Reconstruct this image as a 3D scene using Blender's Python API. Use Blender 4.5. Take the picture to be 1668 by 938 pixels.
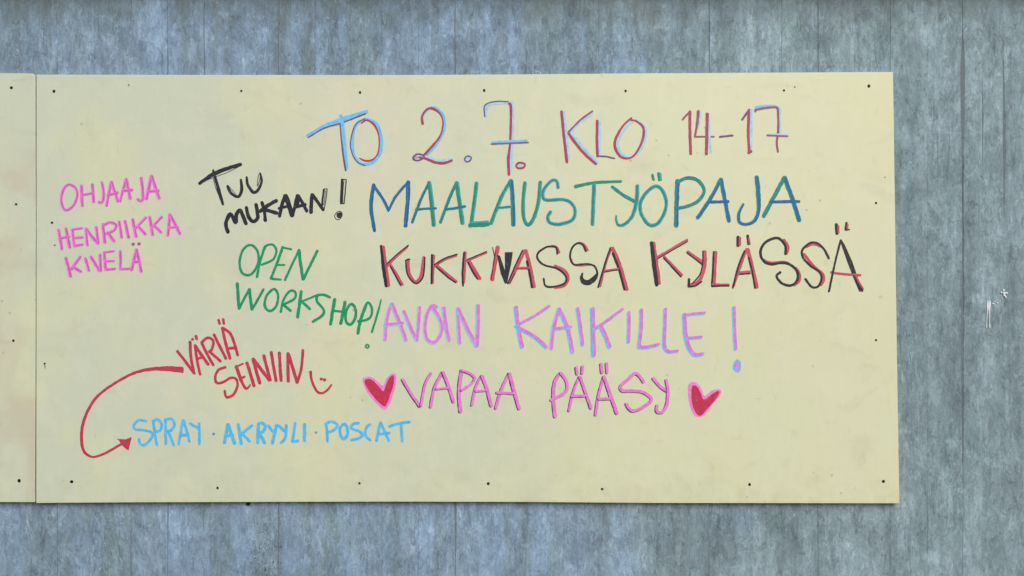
import bpy, math, random
from mathutils import Vector, noise
random.seed(7)
R = math.radians
sc = bpy.context.scene
for o in list(bpy.data.objects): bpy.data.objects.remove(o)

# ------------------------------------------------------------------ camera, world, sun, exposure
S = 2.44 / 1399.0            # metres per photo pixel: the sheet is a 2440 x 1220 panel
DIST = 2.35
cam = bpy.data.cameras.new('camera'); camo = bpy.data.objects.new('camera', cam)
sc.collection.objects.link(camo); sc.camera = camo
camo.location = (0, -DIST, 1.5); camo.rotation_euler = (R(90), 0, 0)
cam.sensor_width = 36; cam.lens = 36 * DIST / (1668 * S)
cam.clip_start = 0.05; cam.clip_end = 200

SUN_EL, SUN_AZ = R(38), R(20)          # azimuth measured from the camera's side of the wall, + to the right
world = bpy.data.worlds.new('World'); sc.world = world; world.use_nodes = True
wn = world.node_tree; bg = wn.nodes['Background']
sky = wn.nodes.new('ShaderNodeTexSky'); sky.sky_type = 'NISHITA'; sky.sun_disc = False
sky.sun_elevation = SUN_EL; sky.air_density = 1.0; sky.dust_density = 2.5
sdir = Vector((math.sin(SUN_AZ) * math.cos(SUN_EL), -math.cos(SUN_AZ) * math.cos(SUN_EL), math.sin(SUN_EL)))
sky.sun_rotation = math.atan2(sdir.x, sdir.y)
wn.links.new(sky.outputs[0], bg.inputs[0]); bg.inputs[1].default_value = 0.1
sl = bpy.data.lights.new('sun', 'SUN'); sl.energy = 1.6; sl.angle = R(38); sl.color = (1.0, 0.965, 0.90)
so = bpy.data.objects.new('sun', sl); sc.collection.objects.link(so)
so.rotation_euler = (-sdir).to_track_quat('-Z', 'Y').to_euler()
vs = sc.view_settings
vs.view_transform = 'Standard'; vs.look = 'None'; vs.gamma = 1; vs.use_curve_mapping = False
vs.exposure = 0.33
sc.render.engine = 'CYCLES'

# ------------------------------------------------------------------ helpers
def PX(x, y, d=0.0):                      # point of the wall's plane, measured in photo pixels; d = metres towards the street
    return Vector(((x - 834) * S, -d, 1.5 + (469 - y) * S))

def lin(c):
    return tuple(((v/255)/12.92 if v/255 <= 0.04045 else ((v/255 + 0.055)/1.055)**2.4) for v in c)

def mk(name, verts, faces, mat, parent=None, label=None, cat=None, kind=None, group=None, cols=None, smooth=False):
    me = bpy.data.meshes.new(name); me.from_pydata([tuple(v) for v in verts], [], faces)
    if cols is not None:
        a = me.color_attributes.new('paint', 'FLOAT_COLOR', 'POINT')
        flat = []
        for c in cols: flat += [c[0], c[1], c[2], 1.0]
        a.data.foreach_set('color', flat)
    if mat: me.materials.append(mat)
    if smooth: me.polygons.foreach_set('use_smooth', [True]*len(me.polygons))
    me.update()
    o = bpy.data.objects.new(name, me); sc.collection.objects.link(o)
    if parent: o.parent = parent
    tag(o, label, cat, kind, group)
    return o

def tag(o, label=None, cat=None, kind=None, group=None):
    if label: o['label'] = label
    if cat: o['category'] = cat
    if kind: o['kind'] = kind
    if group: o['group'] = group

def empty(name, loc, parent=None):
    o = bpy.data.objects.new(name, None); sc.collection.objects.link(o); o.location = loc
    o.empty_display_size = 0.05
    if parent: o.parent = parent
    return o

class NT:
    def __init__(s, name):
        s.m = bpy.data.materials.new(name); s.m.use_nodes = True
        s.n = s.m.node_tree.nodes; s.l = s.m.node_tree.links
        s.b = s.n['Principled BSDF']
    def node(s, t, **k):
        x = s.n.new(t)
        for a, v in k.items(): setattr(x, a, v)
        return x
    def pos(s, scale=(1, 1, 1), off=None):
        g = s.node('ShaderNodeNewGeometry')
        m = s.node('ShaderNodeVectorMath', operation='MULTIPLY'); m.inputs[1].default_value = scale
        s.l.new(g.outputs['Position'], m.inputs[0])
        if off is None: return m.outputs[0]
        a = s.node('ShaderNodeVectorMath', operation='ADD'); s.l.new(m.outputs[0], a.inputs[0])
        if isinstance(off, tuple): a.inputs[1].default_value = off
        else: s.l.new(off, a.inputs[1])
        return a.outputs[0]
    def noise(s, vec, scale, detail=4, rough=0.55, dist=0.0):
        x = s.node('ShaderNodeTexNoise'); s.l.new(vec, x.inputs['Vector'])
        x.inputs['Scale'].default_value = scale; x.inputs['Detail'].default_value = detail
        x.inputs['Roughness'].default_value = rough; x.inputs['Distortion'].default_value = dist
        return x.outputs['Fac']
    def ramp(s, fac, a, b, va=0.0, vb=1.0, smooth=True):
        x = s.node('ShaderNodeMapRange'); x.interpolation_type = 'SMOOTHSTEP' if smooth else 'LINEAR'
        s.l.new(fac, x.inputs[0])
        for i, v in enumerate((a, b, va, vb)): x.inputs[1+i].default_value = v
        return x.outputs[0]
    def mix(s, fac, a, b, mode='MIX'):
        x = s.node('ShaderNodeMix', data_type='RGBA', blend_type=mode)
        for sock, v in ((x.inputs[0], fac), (x.inputs[6], a), (x.inputs[7], b)):
            if isinstance(v, (int, float)): sock.default_value = v
            elif isinstance(v, tuple): sock.default_value = (*v, 1) if len(v) == 3 else v
            else: s.l.new(v, sock)
        return x.outputs[2]
    def math(s, op, a, b=0.0, clamp=False):
        x = s.node('ShaderNodeMath', operation=op, use_clamp=clamp)
        for i, v in enumerate((a, b)):
            if isinstance(v, (int, float)): x.inputs[i].default_value = v
            else: s.l.new(v, x.inputs[i])
        return x.outputs[0]
    def bump(s, h, strength, dist, prev=None):
        x = s.node('ShaderNodeBump'); s.l.new(h, x.inputs['Height'])
        x.inputs['Strength'].default_value = strength; x.inputs['Distance'].default_value = dist
        if prev is not None: s.l.new(prev, x.inputs['Normal'])
        return x.outputs[0]

# ------------------------------------------------------------------ materials
def concrete_mat():
    t = NT('board_formed_concrete')
    oi = t.node('ShaderNodeObjectInfo')
    cmb = t.node('ShaderNodeCombineXYZ')
    r37 = t.math('MULTIPLY', oi.outputs['Random'], 37.0)
    t.l.new(r37, cmb.inputs[1]); t.l.new(t.math('MULTIPLY', r37, 0.31), cmb.inputs[2])
    # clouds run on from board to board; streaks belong to each board's imprint
    big = t.noise(t.pos((1.0, 1.0, 0.75)), 1.7, 5, 0.6, 0.3)
    cloud = t.noise(t.pos((1.5, 1.0, 0.85)), 9.0, 7, 0.62, 0.5)
    patch = t.noise(t.pos((1.6, 1.0, 0.8), off=cmb.outputs[0]), 16.0, 8, 0.66, 0.9)
    streak = t.noise(t.pos((1.0, 1.0, 0.22), off=cmb.outputs[0]), 60.0, 8, 0.70, 1.2)
    fiber = t.noise(t.pos((1.0, 1.0, 0.07), off=cmb.outputs[0]), 260.0, 4, 0.6, 0.2)
    fine = t.noise(t.pos((1.0, 1.0, 0.7)), 190.0, 5, 0.7, 0.0)
    fleck = t.noise(t.pos((1.0, 1.0, 0.45)), 95.0, 6, 0.72, 0.4)
    where = t.noise(t.pos((1.0, 1.0, 0.6), off=(5.0, 3.0, 1.0)), 6.5, 4, 0.6, 0.3)
    tint = t.noise(t.pos((1.4, 1.0, 0.6), off=(11.0, 0, 4.0)), 3.2, 5, 0.55, 0.4)
    blue, grey, green = lin((131, 156, 181)), lin((138, 159, 168)), lin((120, 145, 150))
    # the concrete is bluer on its left half, greyer on the right
    sx = t.node('ShaderNodeSeparateXYZ'); g = t.node('ShaderNodeNewGeometry'); t.l.new(g.outputs['Position'], sx.inputs[0])
    side = t.ramp(sx.outputs[0], -0.4, 1.25, -0.22, 0.30)
    f = t.ramp(t.math('ADD', tint, side), 0.38, 0.66)
    c = t.mix(f, blue, grey)
    c = t.mix(t.ramp(t.noise(t.pos((1.3, 1, 0.6), off=(2.0, 9.0, 7.0)), 4.6, 4), 0.52, 0.68, 0, 0.7), c, green)
    v = t.ramp(oi.outputs['Random'], 0, 1, 0.965, 1.05, False)
    col = t.noise(t.pos((1.0, 1.0, 0.06), off=(4.0, 8.0, 1.0)), 13.0, 4, 0.6, 0.8)
    c = t.mix(t.ramp(col, 0.38, 0.60, 0.62, 0.0), c, lin((124, 144, 153)))
    v = t.math('MULTIPLY', v, t.ramp(col, 0.36, 0.62, 0.93, 1.05))
    v = t.math('MULTIPLY', v, t.ramp(big, 0.3, 0.7, 0.90, 1.10))
    v = t.math('MULTIPLY', v, t.ramp(cloud, 0.36, 0.64, 0.93, 1.06))
    v = t.math('MULTIPLY', v, t.ramp(patch, 0.47, 0.53, 0.91, 1.05))
    crisp = t.noise(t.pos((1.1, 1.0, 0.85), off=(6.0, 2.0, 9.0)), 11.0, 9, 0.60, 0.4)
    k1 = t.ramp(crisp, 0.485, 0.503)
    v = t.math('MULTIPLY', v, t.ramp(k1, 0, 1, 0.89, 1.02))
    crisp2 = t.noise(t.pos((1.2, 1.0, 0.75), off=(1.0, 7.0, 3.0)), 27.0, 8, 0.62, 0.5)
    k2 = t.ramp(crisp2, 0.535, 0.552)
    v = t.math('MULTIPLY', v, t.ramp(k2, 0, 1, 0.99, 1.11))
    crisp3 = t.noise(t.pos((1.1, 1.0, 0.65), off=(9.0, 3.0, 8.0)), 48.0, 8, 0.68, 0.9)
    k3 = t.ramp(crisp3, 0.40, 0.43)
    v = t.math('MULTIPLY', v, t.ramp(k3, 0, 1, 0.83, 1.01))
    crisp4 = t.noise(t.pos((1.2, 1.0, 0.34), off=(3.0, 5.0, 1.0)), 85.0, 7, 0.7, 0.7)
    k4 = t.math('MULTIPLY', t.ramp(crisp4, 0.565, 0.585), t.ramp(where, 0.42, 0.58, 0.35, 1.0))
    v = t.math('MULTIPLY', v, t.ramp(k4, 0, 1, 0.985, 1.22))
    v = t.math('MULTIPLY', v, t.ramp(streak, 0.42, 0.58, 0.93, 1.06))
    v = t.math('MULTIPLY', v, t.ramp(fiber, 0.3, 0.7, 0.99, 1.01))
    v = t.math('MULTIPLY', v, t.ramp(fine, 0.3, 0.7, 0.87, 1.12))
    # thin wandering cracks and form seams that run down the wall
    cn = t.noise(t.pos((1.0, 1.0, 0.13), off=(2.0, 4.0, 6.0)), 11.0, 6, 0.55, 0.5)
    crack = t.ramp(t.math('ABSOLUTE', t.math('SUBTRACT', cn, 0.5)), 0.002, 0.013, 1.0, 0.0)
    crack = t.math('MULTIPLY', crack, t.ramp(t.noise(t.pos((2, 1, 1.2), off=(3.3, 1.0, 5.0)), 6.0, 3), 0.50, 0.62, 0, 0.42))
    cv = t.node('ShaderNodeCombineXYZ')
    for i in range(3): t.l.new(v, cv.inputs[i])
    c = t.mix(1.0, c, cv.outputs[0], 'MULTIPLY')
    c = t.mix(crack, c, lin((80, 92, 104)))
    pale = t.math('MULTIPLY', t.ramp(fleck, 0.57, 0.69), t.ramp(where, 0.47, 0.62, 0.12, 0.75))
    c = t.mix(pale, c, lin((183, 198, 212)))
    pal2 = t.math('MULTIPLY', t.ramp(t.noise(t.pos((1, 1, .16), off=cmb.outputs[0]), 120.0, 5, .65, .5), 0.6, 0.72), t.ramp(cloud, 0.45, 0.62, 0, 0.5))
    c = t.mix(pal2, c, lin((176, 192, 203)))
    dark = t.math('MULTIPLY', t.ramp(t.noise(t.pos((1, 1, .35), off=(7.0, 1.0, 2.0)), 60.0, 6, .7, .6), 0.60, 0.74), t.ramp(where, 0.62, 0.42, 0.1, 0.62))
    c = t.mix(dark, c, lin((84, 99, 110)))
    topshade = t.math('MULTIPLY', t.ramp(t.math('ADD', sx.outputs[2], t.ramp(cloud, .3, .7, -.05, .05)), 2.25, 2.32), .45)  # brown-grey band at the top: the ledge's shade painted into the concrete colour
    c = t.mix(topshade, c, lin((88, 96, 94)))
    t.l.new(c, t.b.inputs['Base Color'])
    t.b.inputs['Roughness'].default_value = 0.86; t.b.inputs['Specular IOR Level'].default_value = 0.25
    h = t.math('ADD', t.math('ADD', t.math('MULTIPLY', k1, .22), t.math('ADD', t.math('MULTIPLY', k3, .18), t.math('MULTIPLY', k4, .16))), t.math('ADD', t.math('MULTIPLY', streak, 0.4), t.math('MULTIPLY', fine, 0.35)))
    h = t.math('SUBTRACT', h, t.math('MULTIPLY', t.math('ADD', dark, crack), 0.6))
    t.l.new(t.bump(h, 0.6, 0.003), t.b.inputs['Normal'])
    return t.m

def board_mat(dirty=0.0):
    t = NT('cream_painted_panel' if not dirty else 'cream_painted_panel_stained')
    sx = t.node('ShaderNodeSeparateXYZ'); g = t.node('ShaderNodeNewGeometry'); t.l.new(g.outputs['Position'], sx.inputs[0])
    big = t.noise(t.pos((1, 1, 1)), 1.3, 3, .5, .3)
    lr_shading = t.ramp(t.math('ADD', sx.outputs[0], t.ramp(big, .2, .8, -.5, .5, False)), -1.1, 1.05)  # left-to-right light falloff put into the panel's tint, grey-green to yellow
    c = t.mix(lr_shading, lin((196, 204, 183)), lin((210, 214, 181)))
    c = t.mix(t.ramp(t.noise(t.pos((1.2, 1, .8), off=(3., 1., 1.)), 4.0, 5, .55, .4), .42, .68, 0, .45), c, lin((211, 214, 172)))
    c = t.mix(t.ramp(t.noise(t.pos((1, 1, .8), off=(8., 1., 5.)), 2.6, 4, .5, .2), .5, .72, 0, .30), c, lin((216, 207, 186)))
    # rubbed-in dirt: soft smears, a few short scuffs
    sm = t.noise(t.pos((.8, 1, 1.5), off=(1., 6., 2.)), 7.0, 6, .6, .8)
    c = t.mix(t.ramp(sm, .55, .74, 0, .22 + dirty), c, lin((178, 176, 152)))
    brush = t.noise(t.pos((.07, 1, 1)), 210.0, 4, .55, .0)
    roller = t.noise(t.pos((1, 1, .12)), 70.0, 4, .55, .0)
    vv = t.math('MULTIPLY', t.ramp(brush, .3, .7, .996, 1.004), t.ramp(roller, .3, .7, .993, 1.005))
    cv = t.node('ShaderNodeCombineXYZ')
    for i in range(3): t.l.new(vv, cv.inputs[i])
    c = t.mix(1.0, c, cv.outputs[0], 'MULTIPLY')
    sc1 = t.ramp(t.noise(t.pos((.35, 1, 1.6), off=(9., 2., 3.)), 34.0, 4, .6, .6), .70, .78, 0, .35)
    c = t.mix(sc1, c, lin((150, 152, 132)))
    # handling marks: faint round smudges, short dark scratches; tone darkens in blotches towards the lower edge
    sm2 = t.noise(t.pos((1.6, 1, .9), off=(2., 8., 6.)), 17.0, 6, .62, .5)
    c = t.mix(t.ramp(sm2, .60, .70, 0, .20), c, lin((176, 176, 156)))
    sm3 = t.noise(t.pos((1, 1, 1), off=(6., 8., 1.)), 11.0, 8, .68, .3)
    c = t.mix(t.ramp(sm3, .52, .57, 0, .10), c, lin((226, 226, 204)))
    sp = t.node('ShaderNodeTexVoronoi'); sp.inputs['Scale'].default_value = 26; t.l.new(t.pos(), sp.inputs['Vector'])
    c = t.mix(t.math('MULTIPLY', t.ramp(sp.outputs['Distance'], .06, .12, .55, 0), t.ramp(t.noise(t.pos(), 3.0, 2), .55, .62)), c, lin((140, 140, 118)))
    low = t.ramp(t.math('ADD', sx.outputs[2], t.ramp(sm, .3, .7, -.10, .10)), .84, 1.0, .30, 0)
    c = t.mix(t.math('MULTIPLY', low, t.ramp(sm2, .35, .6)), c, lin((184, 184, 152)))
    if dirty:
        c = t.mix(t.ramp(t.noise(t.pos((1, 1, .7), off=(4.2, 2., 7.7)), 5.0, 5, .55, .3), .42, .62, 0, .55), c, lin((190, 180, 158)))
    t.l.new(c, t.b.inputs['Base Color'])
    t.b.inputs['Roughness'].default_value = 0.46; t.b.inputs['Specular IOR Level'].default_value = 0.5
    hh = t.math('ADD', t.math('MULTIPLY', brush, .5), t.noise(t.pos(), 420.0, 3, .6))
    t.l.new(t.bump(hh, 0.10, 0.0004), t.b.inputs['Normal'])
    return t.m

def paint_mat():
    t = NT('marker_paint')
    at = t.node('ShaderNodeAttribute', attribute_name='paint')
    n = t.noise(t.pos((1, 1, .8)), 85.0, 4, .6, .4)
    n2 = t.noise(t.pos(), 330.0, 3, .6)
    v = t.math('MULTIPLY', t.ramp(n, .3, .7, .86, 1.12), t.ramp(n2, .3, .7, .93, 1.07))
    cv = t.node('ShaderNodeCombineXYZ')
    for i in range(3): t.l.new(v, cv.inputs[i])
    c = t.mix(1.0, at.outputs['Color'], cv.outputs[0], 'MULTIPLY')
    thin = t.ramp(t.noise(t.pos(off=(3., 3., 3.)), 140.0, 4, .6, .5), .56, .76, 0, .16)
    c = t.mix(thin, c, lin((216, 216, 186)))
    t.l.new(c, t.b.inputs['Base Color'])
    t.b.inputs['Roughness'].default_value = 0.42; t.b.inputs['Specular IOR Level'].default_value = 0.4
    return t.m

def plain(name, c, rough=.6, metal=0., scale=200., amp=.15):
    t = NT(name)
    n = t.noise(t.pos(), scale, 4, .6)
    base = lin(c)
    col = t.mix(t.ramp(n, .3, .7), tuple(v*(1-amp) for v in base), tuple(min(1, v*(1+amp)) for v in base))
    t.l.new(col, t.b.inputs['Base Color'])
    t.b.inputs['Roughness'].default_value = rough; t.b.inputs['Metallic'].default_value = metal
    return t.m

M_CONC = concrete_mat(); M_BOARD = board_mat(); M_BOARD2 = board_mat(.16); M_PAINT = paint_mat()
M_SCREW = plain('blackened_screw_steel', (34, 36, 32), .45, .6)
M_CORE = plain('wall_core_concrete', (104, 116, 124), .9)
M_WHITE = plain('white_paint', (214, 224, 230), .6, 0, 500, .06)
M_PALE = plain('pale_blue_crust', (176, 194, 210), .8)
M_PLUG = plain('filler_grey', (128, 130, 112), .8)
M_DARKP = plain('dark_paint', (62, 82, 96), .7)
M_GRIME = plain('grime', (92, 92, 78), .9)

# ------------------------------------------------------------------ concrete wall: every board imprint is a strip of its own
WY = -0.015                                   # wall face, metres behind the panel's face
wall = empty('concrete_wall', PX(834, 469, WY) - Vector((0, 0, 1.5 + 0*S)))
wall.location = (0, 0.020, 0)
tag(wall, 'blue grey board-formed concrete wall with vertical plank imprints behind the cream panels', 'wall')
JO = [-327, -267, -207, -147, -86, -27, 33, 93, 153, 213, 273, 332, 393, 453, 513, 571, 622, 681, 741, 800, 857, 917, 975, 1035, 1095,
      1155, 1215, 1273, 1332, 1392, 1450, 1511, 1568, 1600, 1635, 1695, 1755, 1814, 1874, 1934, 1995]
STRONG = {213: 1.0, 93: .7, 273: .8, 332: .7, 453: .8, 622: .35, 741: .9, 857: 1.0, 1155: 1.0, 1332: .5, 1568: 1.3, 1600: 1.3, 1635: 1.3, 1392: .5, 513: .4}
ZT, ZB = 1.5 + (469 + 18) * S, -0.05
NR = 17
RANGE = {1568: (60, 760), 1600: (105, 320), 1635: (60, 330), 857: (-20, 400), 1155: (-20, 400)}
def edge_line(j):
    """ a wandering joint: list of (x, z, half gap) top to bottom """
    s = STRONG.get(JO[j], .02 + .16 * random.random())
    out = []
    for k in range(NR + 1):
        z = ZT + (.62 - ZT) * k / (NR - 1) if k < NR else ZB
        yp = 469 - (z - 1.5) / S
        a0, a1 = RANGE.get(JO[j], (-99, 2000))
        fade = max(.08, min(1, (yp - a0)/40, (a1 - yp)/60)) if JO[j] in RANGE else 1
        w = noise.noise(Vector((JO[j]*.37, z*2.1, 3.3)))
        x = (JO[j] - 834) * S * 1.0085 + (0.0036 if JO[j] > 1560 else .0016) * noise.noise(Vector((JO[j]*.11, z*4.3, 8.1)))
        out.append((x, z, max(0.00002, 0.0012 * s * fade * (0.7 + 2.6 * w))))
    return out
lines = [edge_line(j) for j in range(len(JO))]
for j in range(len(JO) - 1):
    L, Rr = lines[j], lines[j+1]
    d = random.uniform(-0.0006, 0.0006)
    V, F = [], []
    for k in range(NR + 1):
        dd = d + 0.0006 * noise.noise(Vector((j*3.1, k*.9, 0)))
        xl, xr, z = L[k][0] + L[k][2], Rr[k][0] - Rr[k][2], L[k][1]
        e, e2 = .0002 + L[k][2]*1.1, .0002 + Rr[k][2]*1.1
        V += [(xl, 0.0079, z), (xl, -dd + e*.8, z), (xl + e, -dd, z), (xr - e2, -dd + .0002, z), (xr, -dd + e2*.8, z), (xr, 0.0079, z)]
    for k in range(NR):
        for q in range(5):
            a = k*6 + q
            F.append((a, a+6, a+7, a+1))
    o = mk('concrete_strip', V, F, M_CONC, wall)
def boxv(x0, x1, y0, y1, z0, z1):
    V = [(x, y, z) for z in (z0, z1) for y in (y0, y1) for x in (x0, x1)]
    F = [(0, 1, 5, 4), (2, 6, 7, 3), (0, 4, 6, 2), (1, 3, 7, 5), (4, 5, 7, 6), (0, 2, 3, 1)]
    return V, F
XW0, XW1 = (JO[0]-834)*S*1.0085, (JO[-1]-834)*S*1.0085
V, F = boxv(XW0, XW1, 0.0016, 0.30, ZB, ZT + .25)
mk('wall_core', V, F, M_CORE, wall)
# shallow ledge that runs along the top of the picture and shades the wall just under it
V, F = [], []
nx = 40
for i in range(nx + 1):
    x = XW0 + (XW1 - XW0) * i / nx
    w = .0016 * noise.noise(Vector((x*2.3, 0, 5)))
    zb = ZT + .0045 + w
    V += [(x, .0078, zb), (x, -.030 + w, zb + .002), (x, -.034 + w, zb + .006), (x, -.034, ZT + .25), (x, .0078, ZT + .25)]
for i in range(nx):
    for q in range(4):
        a = i*5 + q
        F.append((a, a+1, a+6, a+5))
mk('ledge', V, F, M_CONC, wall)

# dark stub of an anchor showing under the panel's lower edge
def lump(name, x, y, r, d, mat, parent, sq=1.0, n=9, seed=0, label=None, wy=0.0, off=.0):
    rnd = random.Random(seed); V = []; F = []
    rr = [r * rnd.uniform(.75, 1.15) for _ in range(n)]
    for lv, (f, h) in enumerate(((1, 0), (.82, .7), (.4, 1))):
        for k in range(n):
            a = 2*math.pi*k/n
            p = PX(x + rr[k]*f*math.cos(a), y + rr[k]*f*sq*math.sin(a), 0)
            V.append((p.x, -off - d*h, p.z))
    for lv in range(2):
        for k in range(n):
            F.append((lv*n+k, (lv+1)*n+k, (lv+1)*n+(k+1) % n, lv*n+(k+1) % n))
    F.append(tuple(2*n + k for k in range(n))[::-1])
    o = mk(name, V, F, mat, parent, label, smooth=False)
    return o
lump('anchor_stub', 401, 822.5, 4.2, .010, M_SCREW, wall, .9, 9, 3, off=.0005)

# white paint dabs and runs on the bare concrete
def ribbon(pts, ws, d0):
    V, F = [], []
    for i, (p, w) in enumerate(zip(pts, ws)):
        q0, q1 = pts[max(0, i-1)], pts[min(len(pts)-1, i+1)]
        t = Vector((q1[0]-q0[0], q1[1]-q0[1])).normalized(); n = Vector((-t.y, t.x))
        for sgn, h in ((-1, 0), (0, .0005), (1, 0)):
            v = PX(p[0] + n.x*sgn*w/2, p[1] + n.y*sgn*w/2); V.append((v.x, -d0 - h, v.z))
    for i in range(len(pts)-1):
        for q in range(2):
            a = i*3+q; F.append((a, a+1, a+4, a+3))
    return V, F
WD = .0022
for pts, ws in (([(1615.2, 489), (1614.6, 497), (1614.9, 505), (1613.4, 515), (1613, 525), (1613, 532), (1613, 535)], [1.6, 3.4, 2.0, 1.0, 1.0, 1.8, .8]),
                ([(1618.3, 490), (1618, 496), (1617.6, 504), (1617.8, 515), (1617.8, 526), (1618.2, 532), (1618.1, 535.6)], [2.4, 4.2, 2.6, 1.5, 1.3, 2.2, .8])):
    V, F = ribbon(pts, ws, WD); WD += .0002
    mk('paint_drip', V, F, M_WHITE, wall, 'thin white paint run')
for i, (x, y, r) in enumerate([(1637.5, 476, 1.6), (1641, 472.5, 2.0), (1642, 477.5, 2.6), (1646, 477, 1.8), (1642.5, 481, 2.2), (1644.5, 484, 1.6),
                               (1623.5, 494.5, 1.5), (1626, 491.5, 1.1), (1625, 495.5, 1.0), (1631.5, 493.5, 1.4), (1634.8, 490.5, 1.2), (1648, 487, .8)]):
    lump('paint_dab', x, y, r*1.05, .0008, M_WHITE, wall, 1.0, 7, 20+i, off=.0022)
# crust of dark and pale specks on the concrete under the panel
def specks(name, n, box, mat, seed, parent, rmin, rmax, dens):
    rnd = random.Random(seed); V = []; F = []
    while len(F) < n:
        x, y = rnd.uniform(box[0], box[2]), rnd.uniform(box[1], box[3])
        if noise.noise(Vector((x*.09, y*.05, seed))) + .3 < dens * rnd.random(): continue
        r = rnd.uniform(rmin, rmax); m = rnd.randint(4, 6); b = len(V); a0 = rnd.random()*6; dz = .0022 + len(F)*3e-6
        for k in range(m):
            a = a0 + 2*math.pi*k/m; q = r*rnd.uniform(.6, 1.2)
            p = PX(x + q*math.cos(a), y + q*1.3*math.sin(a)); V.append((p.x, -dz, p.z))
        F.append(tuple(range(b, b+m)))
    mk(name, V, F, mat, parent, kind='stuff')
specks('dark_speck', 120, (404, 852, 456, 950), M_DARKP, 5, wall, .4, 1.0, 1.25)
specks('pale_speck', 90, (410, 850, 446, 950), M_PALE, 9, wall, .35, .85, .7)
specks('pale_speck', 34, (858, 112, 882, 119), M_PALE, 12, wall, .4, .9, .5)

# ------------------------------------------------------------------ panels
def panel(name, outline, mat, label, front=0.0, thick=.012):
    c = PX(sum(p[0] for p in outline)/len(outline), sum(p[1] for p in outline)/len(outline), front)
    root = empty(name, (c.x, c.y, c.z)); tag(root, label, 'sign board' , group='cream panels screwed to the wall')
    n = len(outline)
    V = [PX(x, y, front) - c for x, y in outline] + [PX(x, y, front - thick) - c for x, y in outline]
    F = [tuple(range(n)), tuple(range(2*n-1, n-1, -1))] + [(i, i+n, (i+1) % n + n, (i+1) % n) for i in range(n)]
    o = mk('sheet', V, F, mat, root)
    import bmesh
    bm = bmesh.new(); bm.from_mesh(o.data); bmesh.ops.recalc_face_normals(bm, faces=bm.faces[:]); bm.to_mesh(o.data); bm.free()
    b = o.modifiers.new('edge', 'BEVEL'); b.width = .0011; b.segments = 2; b.limit_method = 'ANGLE'; b.angle_limit = R(40)
    return root, c
top = [(59.3, 121.2), (230, 121.6), (420, 121.9), (620, 122), (820, 121.2), (1000, 119.6), (1200, 118.4), (1455, 117)]
right = [(1457.5, 300), (1461, 560), (1465.2, 820)]
bot = [(1250, 819.6), (1060, 819.4), (860, 817.8), (640, 817.2), (400, 817.8), (220, 818.4), (58.9, 819.4)]
left = [(59.1, 600), (59.3, 360)]
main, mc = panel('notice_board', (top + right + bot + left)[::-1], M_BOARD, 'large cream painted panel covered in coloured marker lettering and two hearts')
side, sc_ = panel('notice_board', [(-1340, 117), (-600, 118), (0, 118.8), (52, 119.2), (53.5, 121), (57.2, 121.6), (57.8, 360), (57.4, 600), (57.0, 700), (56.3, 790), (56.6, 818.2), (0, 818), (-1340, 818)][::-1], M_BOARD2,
                 'blank cream panel at the left edge butting against the lettered panel', front=-.0008)

def screw(x, y, r, root, c, front, seed, mat=M_SCREW, name='screw'):
    rnd = random.Random(seed); n = 12; V = []; F = []
    prof = ((1.0, .00005), (.92, .0009), (.62, .0012), (.5, .0005), (0, .0004))
    ex = rnd.uniform(.9, 1.15)
    for f, h in prof[:-1]:
        for k in range(n):
            a = 2*math.pi*k/n
            ff = f * (1 + (.25 if (k % 3 == 0) else -.2)) if f <= .62 else f
            p = PX(x + r*ff*math.cos(a), y + r*ex*ff*math.sin(a)); V.append(Vector((p.x, -front - h, p.z)) - c)
    p = PX(x, y); V.append(Vector((p.x, -front - .0004, p.z)) - c)
    for lv in range(3):
        for k in range(n): F.append((lv*n+k, (lv+1)*n+k, (lv+1)*n+(k+1) % n, lv*n+(k+1) % n))
    for k in range(n): F.append((3*n+k, 4*n, 3*n+(k+1) % n))
    mk(name, V, F, mat, root)
for i, (x, y, r) in enumerate([(88, 148.5, 2.5), (393, 148, 1.9), (586.5, 150.5, 2.1), (788.7, 147, 2.4), (1019, 148, 2.0), (1277, 147.2, 2.0), (1415.3, 140, 2.5),
        (116.8, 784.5, 2.8), (354.3, 794.7, 2.1), (585.5, 787, 2.0), (795.3, 787.6, 2.5), (980.8, 796.5, 2.1), (1221, 789, 2.2), (1439, 784, 2.6),
        (1427, 330.5, 1.9), (1427, 553.8, 1.9), (84.8, 362.6, 2.1), (72.8, 592, 1.7)]):
    screw(x, y, r, main, mc, 0.0, 50+i)
for i, (x, y, r) in enumerate([(18.3, 142.6, 2.6), (26, 332.5, 2.1), (21.6, 554.8, 2.1), (31, 783, 2.7)]):
    screw(x, y, r, side, sc_, -.0008, 90+i)
for i, (x, y, r) in enumerate([(209.8, 138.4, 1.5), (1294.7, 141.6, 1.4), (89.2, 399.2, 1.6), (1441.5, 288.6, 1.1)]):
    screw(x, y, r, main, mc, 0.0, 120+i, M_PLUG, 'filled_hole')

# ------------------------------------------------------------------ lettering
PINK, DK = (224, 126, 208), (66, 44, 76)
C = dict(
 lb=(104, 190, 240), pb=(160, 205, 232), mr=(164, 54, 88), pu=(108, 70, 116), lil=(172, 158, 196), mp=(146, 72, 104),
 bl=(0, 92, 156), tb=(4, 112, 140), te=(0, 130, 128), gr=(0, 136, 108), lt=(64, 156, 166),
 rd=(194, 76, 98), bk=(30, 30, 40), kb=(28, 32, 44),
 or_=(218, 122, 214), li=(176, 146, 222), sb=(140, 190, 234),
 pk=PINK, dk=DK, hp=(232, 132, 204), hr=(190, 44, 82),
 mg=(230, 114, 208), mgd=(164, 92, 158), g=(0, 146, 98), cr=(186, 54, 82), sk=(84, 184, 236), skd=(104, 146, 186))
C = {k: lin(v) for k, v in C.items()}

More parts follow.
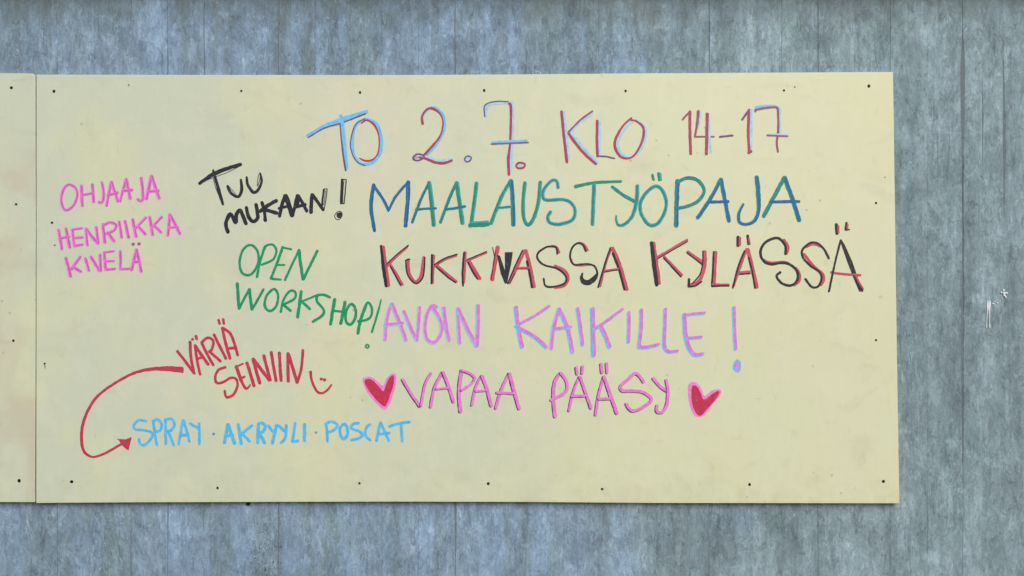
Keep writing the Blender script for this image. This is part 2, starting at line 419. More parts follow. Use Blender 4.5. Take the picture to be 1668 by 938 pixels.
def catmull(P, closed=False, step=7.0):
    if len(P) < 3: return P
    out = []; n = len(P)
    rng = range(n if closed else n-1)
    for i in rng:
        if closed: p0, p1, p2, p3 = P[i-1], P[i], P[(i+1) % n], P[(i+2) % n]
        else: p0, p1, p2, p3 = P[max(0, i-1)], P[i], P[i+1], P[min(n-1, i+2)]
        L = math.dist(p1[:2], p2[:2]); m = max(2, int(L/step))
        for k in range(m):
            t = k/m
            out.append(tuple(.5*((2*p1[j]) + (-p0[j]+p2[j])*t + (2*p0[j]-5*p1[j]+4*p2[j]-p3[j])*t*t + (-p0[j]+3*p1[j]-3*p2[j]+p3[j])*t**3) for j in range(3)))
    out.append(P[0] if closed else P[-1])
    return out

class Glyph:
    def __init__(s): s.V = []; s.F = []; s.C = []; s.k = 0
    def depth(s):
        s.k += 1; return .00012 + .00003*s.k
    def stroke(s, pts, col, closed=False):
        """ pts: photo px with widths; a lens-shaped ribbon with round ends """
        d = s.depth(); n = len(pts); cseed = random.random()*90
        def add(x, y, h): p = PX(x, y); s.V.append(Vector((p.x, -d - h, p.z)) - mc); s.C.append(col)
        base = len(s.V); dirs = []
        for i in range(n):
            a, b = pts[max(0, i-1)], pts[min(n-1, i+1)]
            t = Vector((b[0]-a[0], b[1]-a[1]))
            t = t.normalized() if t.length > 1e-6 else Vector((1, 0)); dirs.append(t)
        for i, (x, y, w) in enumerate(pts):
            t = dirs[i]; nn = Vector((-t.y, t.x))
            w1 = w*(1 + .20*noise.noise(Vector((x*.16, y*.16, cseed)))) /2; w2 = w*(1 + .20*noise.noise(Vector((x*.16, y*.16, cseed+9))))/2
            add(x - nn.x*w1, y - nn.y*w1, 0); add(x, y, .00002); add(x + nn.x*w2, y + nn.y*w2, 0)
        for i in range(n-1):
            for q in range(2):
                a = base + i*3 + q; s.F.append((a, a+1, a+4, a+3))
        for end, i in ((0, 0), (1, n-1)):
            if closed: break
            x, y, w = pts[i]; t = dirs[i] * (-1 if end == 0 else 1); nn = Vector((-t.y, t.x))
            c0 = base + i*3 + 1; m = 5; ring = []
            ringstart = base + i*3 + (2 if end == 0 else 0); ringend = base + i*3 + (0 if end == 0 else 2)
            prev = ringend if end == 1 else ringend
            # fan from +nn side to -nn side through t
            for k in range(1, m):
                a = math.pi*k/m
                add(x + (nn.x*math.cos(a) + t.x*math.sin(a)*.9)*w/2, y + (nn.y*math.cos(a) + t.y*math.sin(a)*.9)*w/2, 0)
                ring.append(len(s.V)-1)
            plus = base + i*3 + 2 if end == 1 else base + i*3 + 0
            minus = base + i*3 + 0 if end == 1 else base + i*3 + 2
            seq = [plus] + ring + [minus]
            for q in range(len(seq)-1): s.F.append((c0, seq[q], seq[q+1]))
    def fill(s, pts, col):
        d = s.depth(); b = len(s.V)
        for x, y in pts:
            p = PX(x, y); s.V.append(Vector((p.x, -d, p.z)) - mc); s.C.append(col)
        s.F.append(tuple(range(b, b+len(pts))))
    def build(s, name, parent, label, front_root=None):
        pl = parent.location if parent is not main else Vector((0, 0, 0))
        V = [v - pl for v in s.V]
        # faces towards the street
        F = []
        for f in s.F:
            a, b, c = V[f[0]], V[f[1]], V[f[2]]
            F.append(f if (b-a).cross(c-a).y < 0 else f[::-1])
        return mk(name, V, F, M_PAINT, parent, label, cols=s.C)

def draw(glyph, spec, blk, dw, layers):
    """ spec: strokes parted by ';'  each "[flags] x,y[,w] x,y ..."; flags: c curve, o closed curve, p filled outline, P filled smooth outline,
        d dot (x,y,r px), wN width, :col colour;  layers = [(col, dx, dy, width factor, abs width)] """
    x0, y0, sc1 = blk
    for st in spec.split(';'):
        tk = st.split(); mode = 'l'; w = dw; lay = layers; pts = []
        for t_ in tk:
            if t_ in 'coldpP': mode = t_
            elif t_[0] == 'w': w = float(t_[1:])
            elif t_[0] == ':': lay = LAY[t_[1:]] if t_[1:] in LAY else [(t_[1:], 0, 0, 1)]
            else:
                q = [float(v) for v in t_.split(',')]
                pts.append((x0 + q[0]*sc1, y0 + q[1]*sc1, q[2] if len(q) > 2 else w))
        for (col, dx, dy, wf) in lay:
            P = [(a + dx, b + dy, c*wf*(1.12 if mode != 'd' else 1)) for a, b, c in pts]
            cc = C[col]
            if mode in 'pP':
                Q = P if mode == 'p' else catmull(P, True, 2.0)[:-1]
                glyph.fill([(a, b) for a, b, _ in Q], cc); continue
            if mode == 'd':
                for a, b, r in P:
                    glyph.fill([(a + r*(1+.12*math.sin(3*k))*math.cos(k*math.pi/6), b + r*(1+.1*math.sin(2*k))*math.sin(k*math.pi/6)) for k in range(12)], cc)
                continue
            if mode in 'co':
                glyph.stroke(catmull(P, mode == 'o', 1.6), cc, mode == 'o')
            elif len(P) == 2:
                (xa, ya, wa), (xb, yb, wb) = P
                n = max(2, int(math.dist((xa, ya), (xb, yb))/2.2)); L = math.dist((xa, ya), (xb, yb)) or 1
                bow = random.uniform(-.012, .012)*L; nx_, ny_ = -(yb-ya)/L, (xb-xa)/L
                glyph.stroke([(xa+(xb-xa)*k/n + nx_*bow*math.sin(math.pi*k/n), ya+(yb-ya)*k/n + ny_*bow*math.sin(math.pi*k/n), wa+(wb-wa)*k/n) for k in range(n+1)], cc)
            else:
                glyph.stroke(catmull(P, False, 1.6), cc)

LAY = dict(
 av=[('sb', -.8, .7, 1.12), ('or_', .25, -.2, .86)],
 ka=[('lb', -1.7, 1.4, .84), ('li', -.3, .3, .80), ('or_', .8, -.7, .60)],
 vp=[('dk', -1.1, .75, .92), ('pk', .2, -.15, .86)],
 gt=[('te', 0, 0, 1), ('bl', .9, 0, .36)],
 tg=[('lt', 0, 0, 1), ('te', -.6, .2, .5)],
 pj=[('te', 0, 0, 1), ('bl', .5, .3, .5)],
 gg=[('lt', .5, 0, 1), ('gr', -.5, 0, .66)],
 mm=[('bl', 0, 0, 1), ('tb', -.8, 0, .35)],
)
LAY['mgx'] = [('mg', 0, 0, 1), ('mgd', .5, .3, .25)]
LAY['skx'] = [('sk', 0, 0, 1)]

A_ = (490, 150, 400/1668); B_ = (890, 150, 400/1668); C_ = (590, 270, 370/1668); D_ = (940, 270, 370/1668)
E_ = (600, 370, 430/1668); F_ = (1030, 350, 400/1668); G_ = (610, 480, 320/1668); H_ = (910, 480, 320/1668)
I_ = (580, 590, 310/1668); J_ = (880, 590, 310/1668); K_ = (70, 270, 240/1185); L_ = (310, 250, 280/1668)
M_ = (370, 380, 270/1266); N_ = (270, 510, 300/1668); O_ = (120, 590, 280/1545); P_ = (330, 660, 350/1668)
W = []   # (word, colour words, default width, default layers, [(char, block, spec), ...])
W.append(('TO', 'light blue and crimson', 4, 'lb', [
 ('T', A_, 'c :lb 45,297,4 150,237,5.6 275,188,6.6 448,132,5.4; c :pu 50,309,1.6 160,245,2 280,208,2 440,146,2.2; :lb 272,160,5 285,230,5 300,380,5 313,515,4.4; :pu 266,215,1.8 275,310,2 290,440,2.6 305,532,2.6'),
 ('O', A_, 'o :lb w4.8 425,188 370,230 350,330 360,425 395,478 440,492 500,470 543,400 546,310 520,225 470,190; c :pu w1.8 435,180 370,225 337,340 350,420 385,475 435,499; c :mr 412,210,2.4 450,190,2.8 500,225,3.2 531,300,2.4 528,400,2.2 500,450,2.6 450,468,3.2 400,450,2.2')]))
W.append(('2.', 'pale blue and crimson', 4, 'lb', [
 ('2', A_, 'c :lb 829,205,3.5 827,160,4 870,112,4.2 920,112,4.5 965,160,4.8 975,230,5 952,300,4.6 905,372,4.4 852,430,4; c :mr 828,215,3.8 822,170,3.4 850,122,3.2 890,110,3.8 940,140,3 966,200,2.4 950,290,2.8 895,365,3.6 835,430,3.6; c :pb w3.6 800,438 860,440 930,464 1020,458; c :lil w3.4 775,443 820,441; o :pu w2.4 763,442 790,421 822,426 838,442 800,464 768,458; c :mr 805,444,2.4 850,452,3.2 920,478,4 980,480,4 1027,463,3.2'),
 ('.', A_, ':pb d 1135,453,3.6; o :pu w2.2 1112,454 1132,434 1158,444 1148,466 1126,474')]))
W.append(('7.', 'pale blue and crimson', 4, 'lb', [
 ('7', A_, 'c :pb w4 1260,160 1262,112 1300,78 1430,70; c :pu w2 1250,165 1246,100 1275,75 1330,63 1410,65; c :pb w4.4 1438,72 1440,200 1434,330 1425,545; c :mr 1413,78,3.4 1427,105,4 1423,330,3.4 1410,450,4.2 1413,560,4; :lb w3.6 1297,343 1400,337 1533,329; :mp w2.4 1295,353 1400,348 1545,342'),
 ('.', A_, ':pb d 1491,498,3.4; o :mr w3.2 1463,502 1480,480 1520,488 1512,512 1480,518')]))
W.append(('KLO', 'crimson and pale blue', 4, 'lb', [
 ('K', B_, ':pb w3.6 118,135 133,260 153,450; :mr w4.2 103,132 118,290 140,475; :pb w3 310,150 220,212 165,278; :mp w2.9 312,130 230,190 150,272; :pb w4 168,276 245,368 346,478; :mr w4 150,278 200,350 270,430 336,487'),
 ('L', B_, ':pb w4 362,200 362,428; :mr w4.2 345,195 347,435; :pu w2.6 345,435 400,437 462,450'),
 ('O', B_, 'c :pb w3.6 590,196 545,236 497,310 492,375 522,430 585,435 645,382 672,300 668,235 610,190; c :mr 578,176,3 520,230,3.2 470,320,4.2 470,385,4.2 510,442,3.6 580,442,3 635,370,3.4 660,290,3.8 655,235,3.6 610,197,3 575,190,3')]))
W.append(('14-17', 'crimson and pale blue', 4, 'lb', [
 ('1', B_, ':mp w3 925,187 975,132; :mr w4.4 975,132 975,280 980,420'),
 ('4', B_, ':pb w3 1047,140 1033,240; :mp 1032,130,4.4 1025,200,4 1010,300,3; :mp w2.6 1006,303 1138,303; :pb w3 1104,150 1108,300 1118,412; :mr w4.6 1092,148 1090,300 1087,420'),
 ('-', B_, ':pu w3.2 1178,305 1265,295'),
 ('1', B_, ':pu w3.2 1330,187 1376,122; :pb w4 1391,120 1386,395; :mr w4 1376,120 1371,280 1378,410; :mr w4.4 1374,412 1390,402'),
 ('7', B_, 'c :lb w4 1422,104 1480,96 1560,98 1586,125; c :pb w3 1587,120 1584,280; c :mp w3.4 1420,132 1418,118 1425,120 1490,108 1558,104 1572,130 1575,250 1565,340 1572,405; :pb w2.6 1505,286 1640,291; :mp w2.8 1500,294 1638,300')]))
W.append(('MAALAUSTYÖPAJA', 'teal and blue', 5, 'te', [
 ('M', C_, 'c :mm 85,140,5 70,230,5.6 66,320,5.4 90,475,5; :mm w4.2 85,145 150,240 193,328; :mm w3.8 193,328 250,220 338,120; :mm w6 338,120 335,250 318,440'),
 ('A', C_, ':tb w4.2 490,125 430,250 367,415; :gg w6.6 490,125 507,260 524,435; :gt w3.8 395,322 540,312'),
 ('A', C_, ':te w4.6 692,125 640,240 575,415; :gg w6.4 692,125 712,260 735,420; :gt w4 608,320 755,298'),
 ('L', C_, ':gg w6 838,128 822,260 797,438; :lt w4 795,420 922,410; :gr w6 790,438 925,430'),
 ('A', C_, ':gg w5.6 1090,108 1020,230 945,422; :gt w6.6 1094,112 1105,250 1110,432; :gg w3.8 985,309 1090,300'),
 ('U', C_, 'c :gg w5.6 1193,125 1180,260 1185,380 1213,434 1250,400 1290,280 1306,120'),
 ('S', C_, 'c :tg w5 1438,160 1432,118 1400,105 1350,150 1326,208 1350,250 1480,248 1540,278 1564,335 1540,400 1450,428 1380,418 1362,375 1384,338'),
 ('T', D_, 'c :gr -12,153,5.4 130,124,4.6 322,115,4; :tg w6 125,142 120,260 113,430'),
 ('Y', D_, ':te 258,155,4.6 340,215,5 425,262,5.4; c :tg 443,148,6 437,260,6 405,370,5.4 350,428,5 305,435,4.4 288,400,3.4 288,368,3'),
 ('Ö', D_, 'o :tg w5.4 580,150 520,185 468,265 470,350 525,430 585,428 640,350 655,260 625,180; :te w4.2 553,68 561,102; :gr w4.4 598,55 604,105; :lt w2.6 612,55 618,105'),
 ('P', D_, ':te w6.6 738,110 731,260 728,440; :bl w3 746,120 736,435; c :te w5 745,115 810,90 890,110 933,180 900,248 830,290 742,312; c :bl w1.6 790,84 850,82 900,105'),
 ('A', D_, ':pj w5.8 1055,100 980,240 885,382; :pj w6.2 1056,100 1085,250 1115,405; :bl w4.6 965,266 1110,262'),
 ('J', D_, 'c :pj 1318,84,6.6 1330,200,6.8 1332,330,6 1300,405,5.2 1240,430,5 1192,412,5 1188,350,4.6 1220,282,3.6'),
 ('A', D_, ':te w6 1522,87 1450,220 1370,370; :pj w6.8 1524,87 1580,240 1630,400; :bl w4.4 1425,266 1630,262')]))
W.append(('KUKKNASSA', 'black and red', 4, 'rd', [
 ('K', E_, ':rd w5.4 93,125 112,260 126,368; :bk 80,118,3.4 95,250,5 113,372,4.4; :rd w3.8 246,124 180,183 120,245; :bk w2 253,114 180,173 115,233; :rd w4 142,240 180,300 215,362; :bk w2.4 140,248 175,312 205,368'),
 ('U', E_, 'c :rd w4.6 252,205 258,290 295,345 332,308 350,190; c :bk w2.2 236,210 245,290 275,340 310,355 347,308 357,190; :bk w2 238,208 262,202'),
 ('K', E_, ':rd w4.4 413,180 405,350; :bk w3.2 402,175 400,355; :rd w3.6 555,178 480,206 420,247; :bk w2.2 560,171 480,198 418,238; :rd w4 432,240 500,298 556,343; :bk w2.4 430,251 500,313 552,349'),
 ('K', E_, ':rd w4.4 613,160 606,290 602,350; :bk w3 605,160 595,280 598,370; :rd w3.8 745,161 625,213; :bk w1.8 746,153 625,204; :rd w5 637,215 705,325; :bk w2.8 630,222 662,285 690,327'),
 ('N', E_, ':rd w6.2 818,127 800,230 783,330; :bk w1.3 785,128 797,185; :bk w1.2 805,150 788,250 776,332; p :kb 812,172 832,180 862,270 880,355 862,356 836,290; p :kb 862,158 913,157 903,230 888,300 877,356 864,350'),
 ('A', E_, ':rd w5 985,150 940,250 890,352; :bk w2.2 974,146 925,250 881,356; :bk w1.2 925,290 895,352; :rd w5.4 995,148 1022,250 1047,376; :bk w3.4 1003,215 1022,310 1034,380; :rd w3.2 940,257 1015,256; :bk w1.3 940,264 1010,264'),
 ('S', E_, 'c :rd w4.6 1180,245 1240,275 1263,320 1240,367 1180,381; c :rd w3.2 1206,160 1190,125 1160,118; c :bk w2.9 1194,168 1185,128 1130,124 1075,160 1070,200 1110,238 1195,262 1248,310 1238,355 1170,376 1120,370 1108,325'),
 ('S', E_, 'c :rd w3.4 1386,145 1362,108 1330,98; c :rd w3 1280,200 1305,240 1400,238; c :bk w3 1374,152 1355,112 1320,102 1285,135 1275,190 1300,235 1380,232 1430,248 1447,300 1420,345 1370,358 1345,330 1352,292; P :kb 1336,315 1356,288 1358,320 1384,334 1420,310 1442,292 1430,338 1395,367 1350,357'),
 ('A', E_, ':rd w3.8 1536,132 1502,220 1464,372; :bk w2.6 1530,130 1495,230 1452,380; :rd w5.6 1543,132 1588,240 1633,392; :bk w3.6 1545,165 1585,270 1618,393; :rd w2.8 1495,275 1580,262; :bk w1.6 1490,284 1575,270')]))
W.append(('KYLÄSSÄ', 'black and red', 4, 'rd', [
 ('K', F_, ':rd w4.6 145,190 166,330 184,465; :bk 130,188,5 147,330,6.4 165,475,5.6; :rd w4 371,170 270,230 172,287; :bk w1.6 375,181 170,299; :rd w4 217,283 337,408; :bk w2.6 213,292 330,420'),
 ('Y', F_, ':rd w4.2 378,250 430,287 482,322; :bk w2.2 370,256 475,336; c :rd w5.2 492,250 492,340 470,420 430,465 388,478; c :bk w2 480,245 477,330 458,405 405,468; :bk w4 385,437 383,485; c :bk w2.6 383,488 430,480 470,452'),
 ('L', F_, ':rd w5.4 566,255 556,468; :bk w2.8 552,250 540,478; :rd w3.2 545,470 655,473; :bk w2.8 540,485 655,481'),
 ('Ä', F_, ':rd w4.2 776,232 732,350 688,480; :bk w2.8 762,245 720,350 682,495; :rd w5.6 785,235 816,360 845,490; :bk w2.8 790,290 812,380 834,496; :rd w3.6 730,390 803,384; :bk w2 725,403 800,397; :bk w4.6 718,150 717,208; :rd w3.4 731,156 731,204; :bk w3.6 783,140 789,198; :rd w2.6 791,158 797,190; :bk w1.6 789,200 800,198'),
 ('S', F_, 'c :rd w4.6 1047,262 1058,220 1030,170; c :rd w2.8 885,300 940,322 1020,317 1062,326; c :rd w4 1110,360 1135,400 1134,445 1100,478; c :bk w3.9 1040,265 1040,215 1010,170 970,157 900,190 870,250 888,308 940,335 1020,325 1080,342 1122,392 1116,450 1070,480 1010,460 980,415 1005,390'),
 ('S', F_, 'c :rd w4 1165,265 1230,345 1290,398 1301,440 1280,476; c :rd w3 1180,220 1225,200 1280,215; c :bk w3.3 1335,295 1300,230 1250,190 1200,195 1154,240 1160,290 1210,345 1268,385 1286,430 1262,485 1218,488 1175,435'),
 ('Ä', F_, ':rd w4 1350,390 1430,402 1548,410; :bk w3.2 1415,172 1380,310 1335,520; p :kb 1408,172 1420,166 1440,196 1496,320 1536,440 1572,502 1566,523 1540,520 1500,425 1458,315; :rd w2.4 1512,400 1540,455 1568,500; :rd w2 1495,404 1530,408; :bk w4.8 1385,65 1390,126; :rd w3 1399,76 1402,120; :bk w3.8 1455,55 1450,100; :bk w2.2 1450,103 1474,99; :rd w2.4 1463,64 1461,94')]))
W.append(('AVOIN', 'orchid pink', 4.7, 'av', [
 ('A', G_, '150,75 120,150 100,260 92,380; 150,75 205,210 270,385; w4 90,255 240,238'),
 ('V', G_, '252,140 300,260 358,385; 383,105 375,250 360,385'),
 ('O', G_, 'c 528,102 490,92 450,160 430,260 440,360 490,405 545,370 572,290 550,190 490,108'),
 ('I', G_, 'w5.4 590,112 605,250 632,385'),
 ('N', G_, '710,115 715,260 725,410; w5.4 712,118 790,290 868,432; w5.4 880,90 880,260 872,428')]))
W.append(('KAIKILLE!', 'orchid pink with a blue edge', 5.2, 'ka', [
 ('K', G_, 'w6.2 1203,105 1222,270 1255,442; 1480,98 1370,172 1235,245; 1235,285 1370,360 1460,445; :sk w3 1190,270 1210,275'),
 ('A', H_, ':av 4,120 -42,285 -62,455; w5.6 4,120 75,270 120,485; w4.4 -40,288 105,272'),
 ('I', H_, '162,115 187,280 205,425'),
 ('K', H_, 'w7 290,118 296,300 300,513; 540,122 430,205 308,287; w5.8 360,262 396,340 435,440; :sk w2.6 277,118 279,300 287,500'),
 ('I', H_, 'w5 598,148 599,280 595,400'),
 ('L', H_, '705,125 702,280 685,440; w5.4 685,443 760,440 850,418'),
 ('L', H_, 'c 908,120 903,300 900,430 930,478 1010,477'),
 ('E', H_, 'w4.4 1240,153 1150,160 1075,172; c w6 1070,165 1080,330 1108,440 1155,505 1225,500; w4.6 1095,368 1212,358'),
 ('!', H_, 'w5 1490,105 1495,300 1505,460; P :lb 1480,600 1495,560 1520,548 1545,570 1548,620 1532,656 1500,655 1478,630; P :li 1488,600 1502,570 1522,560 1540,582 1538,615 1520,640 1500,640; P :or_ 1502,592 1520,578 1534,600 1528,622 1514,628')]))
W.append(('VAPAA', 'pink with thin dark edges', 4.9, 'vp', [
 ('V', I_, '410,150 480,270 560,385; w4.2 658,95 605,200 570,380'),
 ('A', I_, '760,88 690,220 655,390; w5.2 765,90 815,220 855,345; w3.6 705,234 810,225'),
 ('P', I_, 'w6 925,72 905,250 915,430; c w4.2 930,72 1000,98 1040,140 1010,190 925,245'),
 ('A', I_, 'w4.4 1100,120 1050,220 1015,375; w5.4 1105,120 1150,240 1185,380; w3.6 1050,252 1150,246'),
 ('A', I_, '1340,100 1275,240 1225,400; w5.4 1345,100 1385,250 1430,405; w4.6 1235,265 1390,272')]))
W.append(('PÄÄSY', 'pink with thin dark edges', 5, 'vp', [
 ('P', J_, 'c w5.6 180,95 130,170 115,300 130,475; c w4.8 180,95 225,155 237,230 200,280 150,305 95,332'),
 ('Ä', J_, 'w4.2 345,125 290,260 252,425; w4.8 350,130 400,270 445,400; w4.4 275,297 410,291; w5 318,45 325,100; w4.6 372,37 368,95'),
 ('Ä', J_, 'w4.8 557,125 510,300 485,460; w5.8 560,128 620,300 672,445; w4.4 515,322 620,318; w5 535,15 542,90; w4.8 582,10 586,90'),
 ('S', J_, 'c 905,170 870,120 830,98 770,150 705,210 720,248 790,250 890,258 960,300 970,340 900,395 820,425 780,405 755,365'),
 ('Y', J_, 'w4.6 990,140 1050,210 1105,250; c 1105,155 1120,250 1110,370 1080,430 1040,440 1020,420 1025,380')]))
W.append(('OHJAAJA', 'bright pink', 4.5, 'mgx', [
 ('O', K_, 'o w4.2 210,150 165,190 148,270 165,340 200,355 250,310 275,240 262,180'),
 ('H', K_, 'w5 310,160 316,322; w5 397,150 407,290; w4 315,235 400,222'),
 ('J', K_, 'c 472,130 487,200 486,265 470,295 450,292'),
 ('A', K_, '548,130 512,322; w5.2 550,130 602,285; 522,235 600,217'),
 ('A', K_, '668,107 620,285; w5.2 670,107 702,262; 640,202 718,192'),
 ('J', K_, 'c w5 790,97 800,180 803,262 785,285 762,270'),
 ('A', K_, 'w5.2 872,82 832,265; w5.2 874,82 935,260; 845,206 930,200')]))
W.append(('HENRIIKKA', 'bright pink', 4.4, 'mgx', [
 ('H', K_, 'w5 125,515 152,670; w5 185,505 215,655; w4 132,585 212,570'),
 ('E', K_, '237,515 252,640; w3.6 230,515 315,500; w3.6 245,580 320,574; w4 252,645 318,632'),
 ('N', K_, '345,505 358,640; w5 350,510 440,625; w5 428,495 445,620'),
 ('R', K_, 'w5 482,470 498,615; c 480,482 540,455 588,475 570,520 510,545; w5 522,537 572,605'),
 ('I', K_, 'w5 612,450 633,575'), ('I', K_, 'w5 660,445 688,575'),
 ('K', K_, 'w5 722,432 750,570; 828,417 748,500; w5 768,490 822,550'),
 ('K', K_, 'w5 858,412 882,555; w4 956,410 874,497; 895,482 950,535'),
 ('A', K_, 'w5 1020,392 1003,560; w5 1022,392 1100,545; w4 1010,498 1085,492')]))
W.append(('KIVELÄ', 'bright pink', 4.6, 'mgx', [
 ('K', K_, 'w5.2 185,742 222,888; 300,732 228,832; w5 250,817 305,850'),
 ('I', K_, 'w5 342,744 368,843'),
 ('V', K_, 'w5 387,732 455,843; w5 460,716 465,843'),
 ('E', K_, 'w5 493,697 505,833; w4 490,697 570,687; w3.8 500,768 570,765; w4 505,835 580,828'),
 ('L', K_, '622,687 622,828; w4.2 620,830 700,826'),
 ('Ä', K_, 'w5 750,674 712,840; w5.2 752,674 790,850; 730,776 780,768; :mgd d 726,630,2.9; :mgd d 773,628,2.9')]))
W.append(('TUU', 'black', 4.6, 'kb', [
 ('T', L_, 'c 90,290,4.6 160,240,5.2 220,203,6.2 330,155,5.6 488,106,5.2; c w.9 150,264 230,231 350,187 470,128; :kb 222,163,3.4 255,280,4.6 290,400,4.8 317,492,3.8; w.9 222,240 250,340 302,462; w.8 228,270 262,370 298,440'),
 ('U', L_, 'c 362,315,3.6 400,385,3.4 460,420,4.4 488,390,4.6 500,330,5 490,255,3.6; c w1 352,320 380,385 440,428; w1 375,318 410,360 440,395'),
 ('U', L_, 'c 547,230,3.4 558,300,4.2 612,375,4.6 660,350,4 692,270,3.6 678,192,3; w1 662,205 650,310; w1 655,320 680,230')]))
W.append(('MUKAAN!', 'black', 5, 'kb', [
 ('M', L_, 'c w5.6 365,762 345,680 378,595 400,595 440,668 448,590 482,552 508,600 540,680'),
 ('U', L_, 'c w5.2 545,525 565,612 610,658 655,620 638,495'),
 ('K', L_, 'w5 695,475 718,560 728,650; w5.6 835,457 760,500 680,560; w5.4 730,545 838,578'),
 ('A', L_, '918,408 890,500 866,608; w7 925,412 958,500 988,598; w4 860,532 960,505'),
 ('A', L_, '1038,408 995,590; w5 1048,408 1130,558; w5 1020,520 1115,495; w5 1045,440 1040,500'),
 ('N', L_, 'w5.6 1183,400 1170,570; w4.8 1190,402 1290,545; w3 1296,350 1280,500; w1.4 1328,345 1318,440 1300,540; w1.2 1296,343 1328,342; w1 1312,360 1296,500'),
 ('!', L_, 'w4 1474,255 1464,482; w1.8 1513,255 1504,360 1492,485; w1.4 1465,250 1513,252; w2.4 1464,485 1492,483; w.8 1492,260 1480,470; d 1447,598,5; o w1.2 1400,605 1425,568 1460,562 1474,600 1445,640 1415,635')]))
W.append(('OPEN', 'green', 3.6, 'g', [
 ('O', M_, 'o w3.7 175,88 120,130 96,220 110,295 155,320 200,298 238,220 230,130'),
 ('P', M_, 'w4 290,100 250,220 228,333; c w3.6 275,130 300,95 345,86 376,130 350,200 265,240'),
 ('E', M_, 'w4 425,105 380,230 335,345; w3.2 420,106 490,122; w3 385,240 438,242; w3.2 335,345 410,353'),
 ('N', M_, 'w3.8 550,127 500,230 442,357; w4.8 549,130 580,350; w4.4 688,135 582,350')]))
W.append(('WORKSHOP!', 'green', 3.8, 'g', [
 ('W', M_, 'w4.8 78,384 92,573; 93,573 170,427; w4.6 171,427 190,580; 191,580 278,428'),
 ('O', M_, 'o w3.9 350,428 300,480 288,555 325,594 372,560 390,490 378,440'),
 ('R', M_, 'c w3.6 410,600 430,510 480,440 520,450 513,500 425,545; w4 430,545 485,590'),
 ('K', M_, 'w4.8 565,445 538,640; w3.2 695,468 572,520; w4 570,522 632,578'),
 ('S', M_, 'c w4 785,488 740,470 692,475 687,520 735,580 728,625 655,675'),
 ('H', M_, 'w5 822,505 790,693; w5 900,525 868,688; w3.6 808,590 890,600'),
 ('O', M_, 'o w4.2 945,540 907,600 910,675 945,695 980,640 978,570'),
 ('P', M_, 'w4.8 1060,548 1020,660 998,763; c w3.8 1058,550 1078,528 1105,570 1100,630 1065,660 1000,672'),
 ('!', M_, '1175,508,2.4 1150,610,3.2 1105,755,3; o w2.6 1057,862 1071,848 1085,862 1071,876')]))
W.append(('VÄRIÄ', 'crimson', 4.4, 'cr', [
 ('V', N_, '105,345 180,440 258,545; 220,260 228,400 258,545'),
 ('Ä', N_, 'w4 265,290 285,430 312,555; w4.6 268,295 385,463; w3.8 290,412 340,397; d 243,236,2.4; 274,207 280,233'),
 ('R', N_, '325,268 380,380 430,470; c w4.2 325,265 380,224 430,250 420,325 395,348; 395,348 495,435'),
 ('I', N_, '437,195 490,300 545,410'),
 ('Ä', N_, 'w4.6 512,135 545,280 582,410; c 515,135 580,180 620,270 652,380; 560,320 635,315; w4 478,62 488,95; w4 520,55 527,95')]))
W.append(('SEINIIN', 'crimson', 4.4, 'cr', [
 ('S', N_, 'c w3.9 540,490 480,512 450,570 460,630 520,625 590,585 640,600 650,660 615,735 560,762 540,740 535,705'),
 ('E', N_, 'c 640,482,5 680,600,5 725,683,4.2 765,650,2.6; w3 630,492 700,458; w3.2 680,592 715,575'),
 ('I', N_, 'w4.8 735,450 800,658'),
 ('N', N_, 'w5 790,415 852,633; w5.2 795,417 940,606; w4.8 888,385 947,605'),
 ('I', N_, 'w4.8 957,355 1000,610'), ('I', N_, 'w4.8 1028,360 1045,610'),
 ('N', N_, 'w4.8 1107,365 1110,616; w5 1109,367 1190,626; c w4.2 1243,335 1228,500 1192,627')]))
W.append(('SPRAY', 'sky blue', 4.1, 'skx', [
 ('S', O_, 'c 650,530 590,520 543,560 552,602 620,610 700,632 700,680 640,742 600,735 588,690'),
 ('P', O_, '715,525 730,640 748,740; c 715,532 750,512 790,550 780,608 730,625'),
 ('R', O_, '825,515 828,735; c 825,517 880,510 907,560 880,610 837,622; 850,622 900,745'),
 ('A', O_, '985,520 945,735; 988,520 1040,710; 955,657 1030,650'),
 ('Y', O_, '1045,550 1120,592; 1128,550 1130,735')]))
W.append(('AKRYYLI', 'sky blue', 4.4, 'skx', [
 ('A', P_, 'w5 195,150 170,290; w5 200,150 248,295; 178,237 235,232'),
 ('K', P_, 'w5 278,150 300,300; 385,157 290,235; 300,217 365,280'),
 ('R', P_, 'w5 435,150 428,290; c 430,150 455,135 487,160 470,203 435,215; w5 440,215 482,290'),
 ('Y', P_, '510,160 548,207; w5 575,155 542,295'),
 ('Y', P_, '595,160 635,200; c 650,155 642,250 610,290'),
 ('L', P_, '718,140 697,280; 697,282 740,278'),
 ('I', P_, 'w5 793,148 790,275')]))
W.append(('POSCAT', 'sky blue', 4.2, 'skx', [
 ('P', P_, '960,140 970,280; c 955,145 1000,127 1045,152 1025,190 970,214'),
 ('O', P_, 'o w4.6 1095,145 1068,180 1073,238 1100,260 1126,220 1120,165'),
 ('S', P_, 'c 1210,140 1170,145 1152,178 1220,205 1240,235 1200,262 1155,270'),
 ('C', P_, 'c 1300,148 1270,175 1264,230 1300,270'),
 ('A', P_, '1380,135 1350,275; 1382,135 1445,275; 1360,225 1450,215'),
 ('T', P_, '1450,165 1520,142 1605,130; 1540,150 1550,278')]))

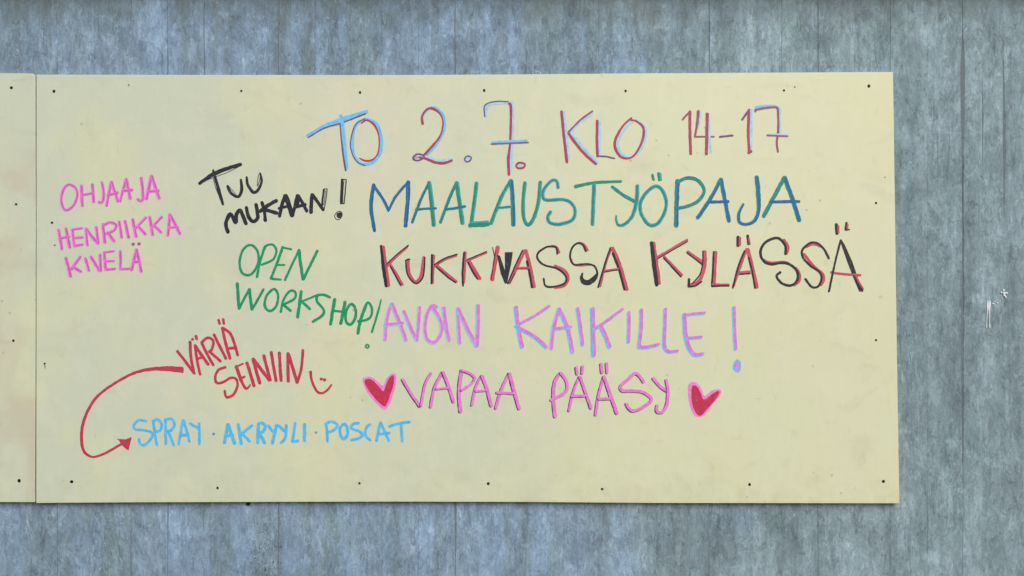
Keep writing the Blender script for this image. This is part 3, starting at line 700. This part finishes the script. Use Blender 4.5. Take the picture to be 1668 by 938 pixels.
NMC = {'.': 'full_stop', '-': 'hyphen', '!': 'exclamation_mark'}
gi = 0
for word, cw, dw, ly, letters in W:
    xs = [PX(b[0], b[1]) for _, b, _ in letters][0]
    root = empty('painted_word', (0, 0, 0), main)
    root['label'] = f'{cw} hand-drawn word {word}'
    for ch, blk, spec in letters:
        gi += 1
        g_ = Glyph(); g_.k = (gi % 2) * 12
        draw(g_, spec, blk, dw, LAY.get(ly) or [(ly, 0, 0, 1)])
        g_.build(NMC.get(ch, 'letter'), root, None if ch in NMC else f'{cw} letter {ch} of {word}')

def mark(name, label, *items):
    g_ = Glyph()
    for spec, blk, dw in items: draw(g_, spec, blk, dw, [('cr', 0, 0, 1)])
    return g_.build(name, main, label)
def heart(lbl, outl, inn, blk):
    g1 = Glyph(); draw(g1, 'P :hp ' + outl, blk, 1, None); o = g1.build('heart', main, lbl)
    g2 = Glyph(); g2.k = 4; draw(g2, 'P :hr ' + inn, blk, 1, None); g2.build('heart_fill', o, None)
heart('left heart, red with a pink outline, before VAPAA',
      '55,155 80,130 130,128 182,160 235,205 262,152 300,105 335,93 352,118 346,200 322,290 290,370 257,417 212,395 150,330 90,250',
      '74,168 98,146 140,155 190,199 238,254 263,190 298,130 330,115 329,190 302,280 273,360 251,387 213,363 150,298 97,225', I_)
heart('right heart, red with a pink outline, after PÄÄSY',
      '1298,200 1338,170 1380,188 1415,240 1440,295 1500,250 1560,234 1587,255 1562,310 1502,380 1450,450 1400,481 1348,465 1315,390 1295,300',
      '1328,225 1345,203 1376,215 1408,270 1434,326 1500,283 1552,252 1571,262 1545,312 1482,390 1420,459 1390,468 1355,430 1328,340', J_)
mark('arrow', 'crimson curved arrow from SEINIIN round to SPRAY',
     ('c 965,68,9.6 850,58,7.6 700,62,5.2 550,95,4.4 380,182,3.8 220,300,4.2 130,430,4.4 78,580,4.6 72,720,4.6 100,810,4.2 170,850,3.4 260,828,3.8 360,775,3.8 440,730,4', O_, 4),
     ('p 974,43 988,45 988,97 972,97', O_, 4),
     ('p 386,688 470,692 524,670 507,735 494,792 470,780 425,738 408,704', O_, 4))
mark('smiley', 'crimson smiling face after SEINIIN', ('c 1312,530,4 1325,620,4 1370,708,3.6 1420,724,3.6 1470,690,3.4 1500,650,3', N_, 3.6),
     ('d 1408,597,2.7', N_, 4), ('d 1438,604,2.9', N_, 4))
mark('bullet_dot', None, (':skd d 1258,645,2.5', O_, 3))
mark('bullet_dot', None, (':skd d 880,213,2.2', P_, 3))
# faint crack running down from the screw at lower left
V, F = ribbon([(73, 593), (73.3, 597), (73.2, 601)], [1.4, 1.1, .5], .0002)
mk('scratch', [Vector(v) - mc for v in V], F, M_SCREW, main)
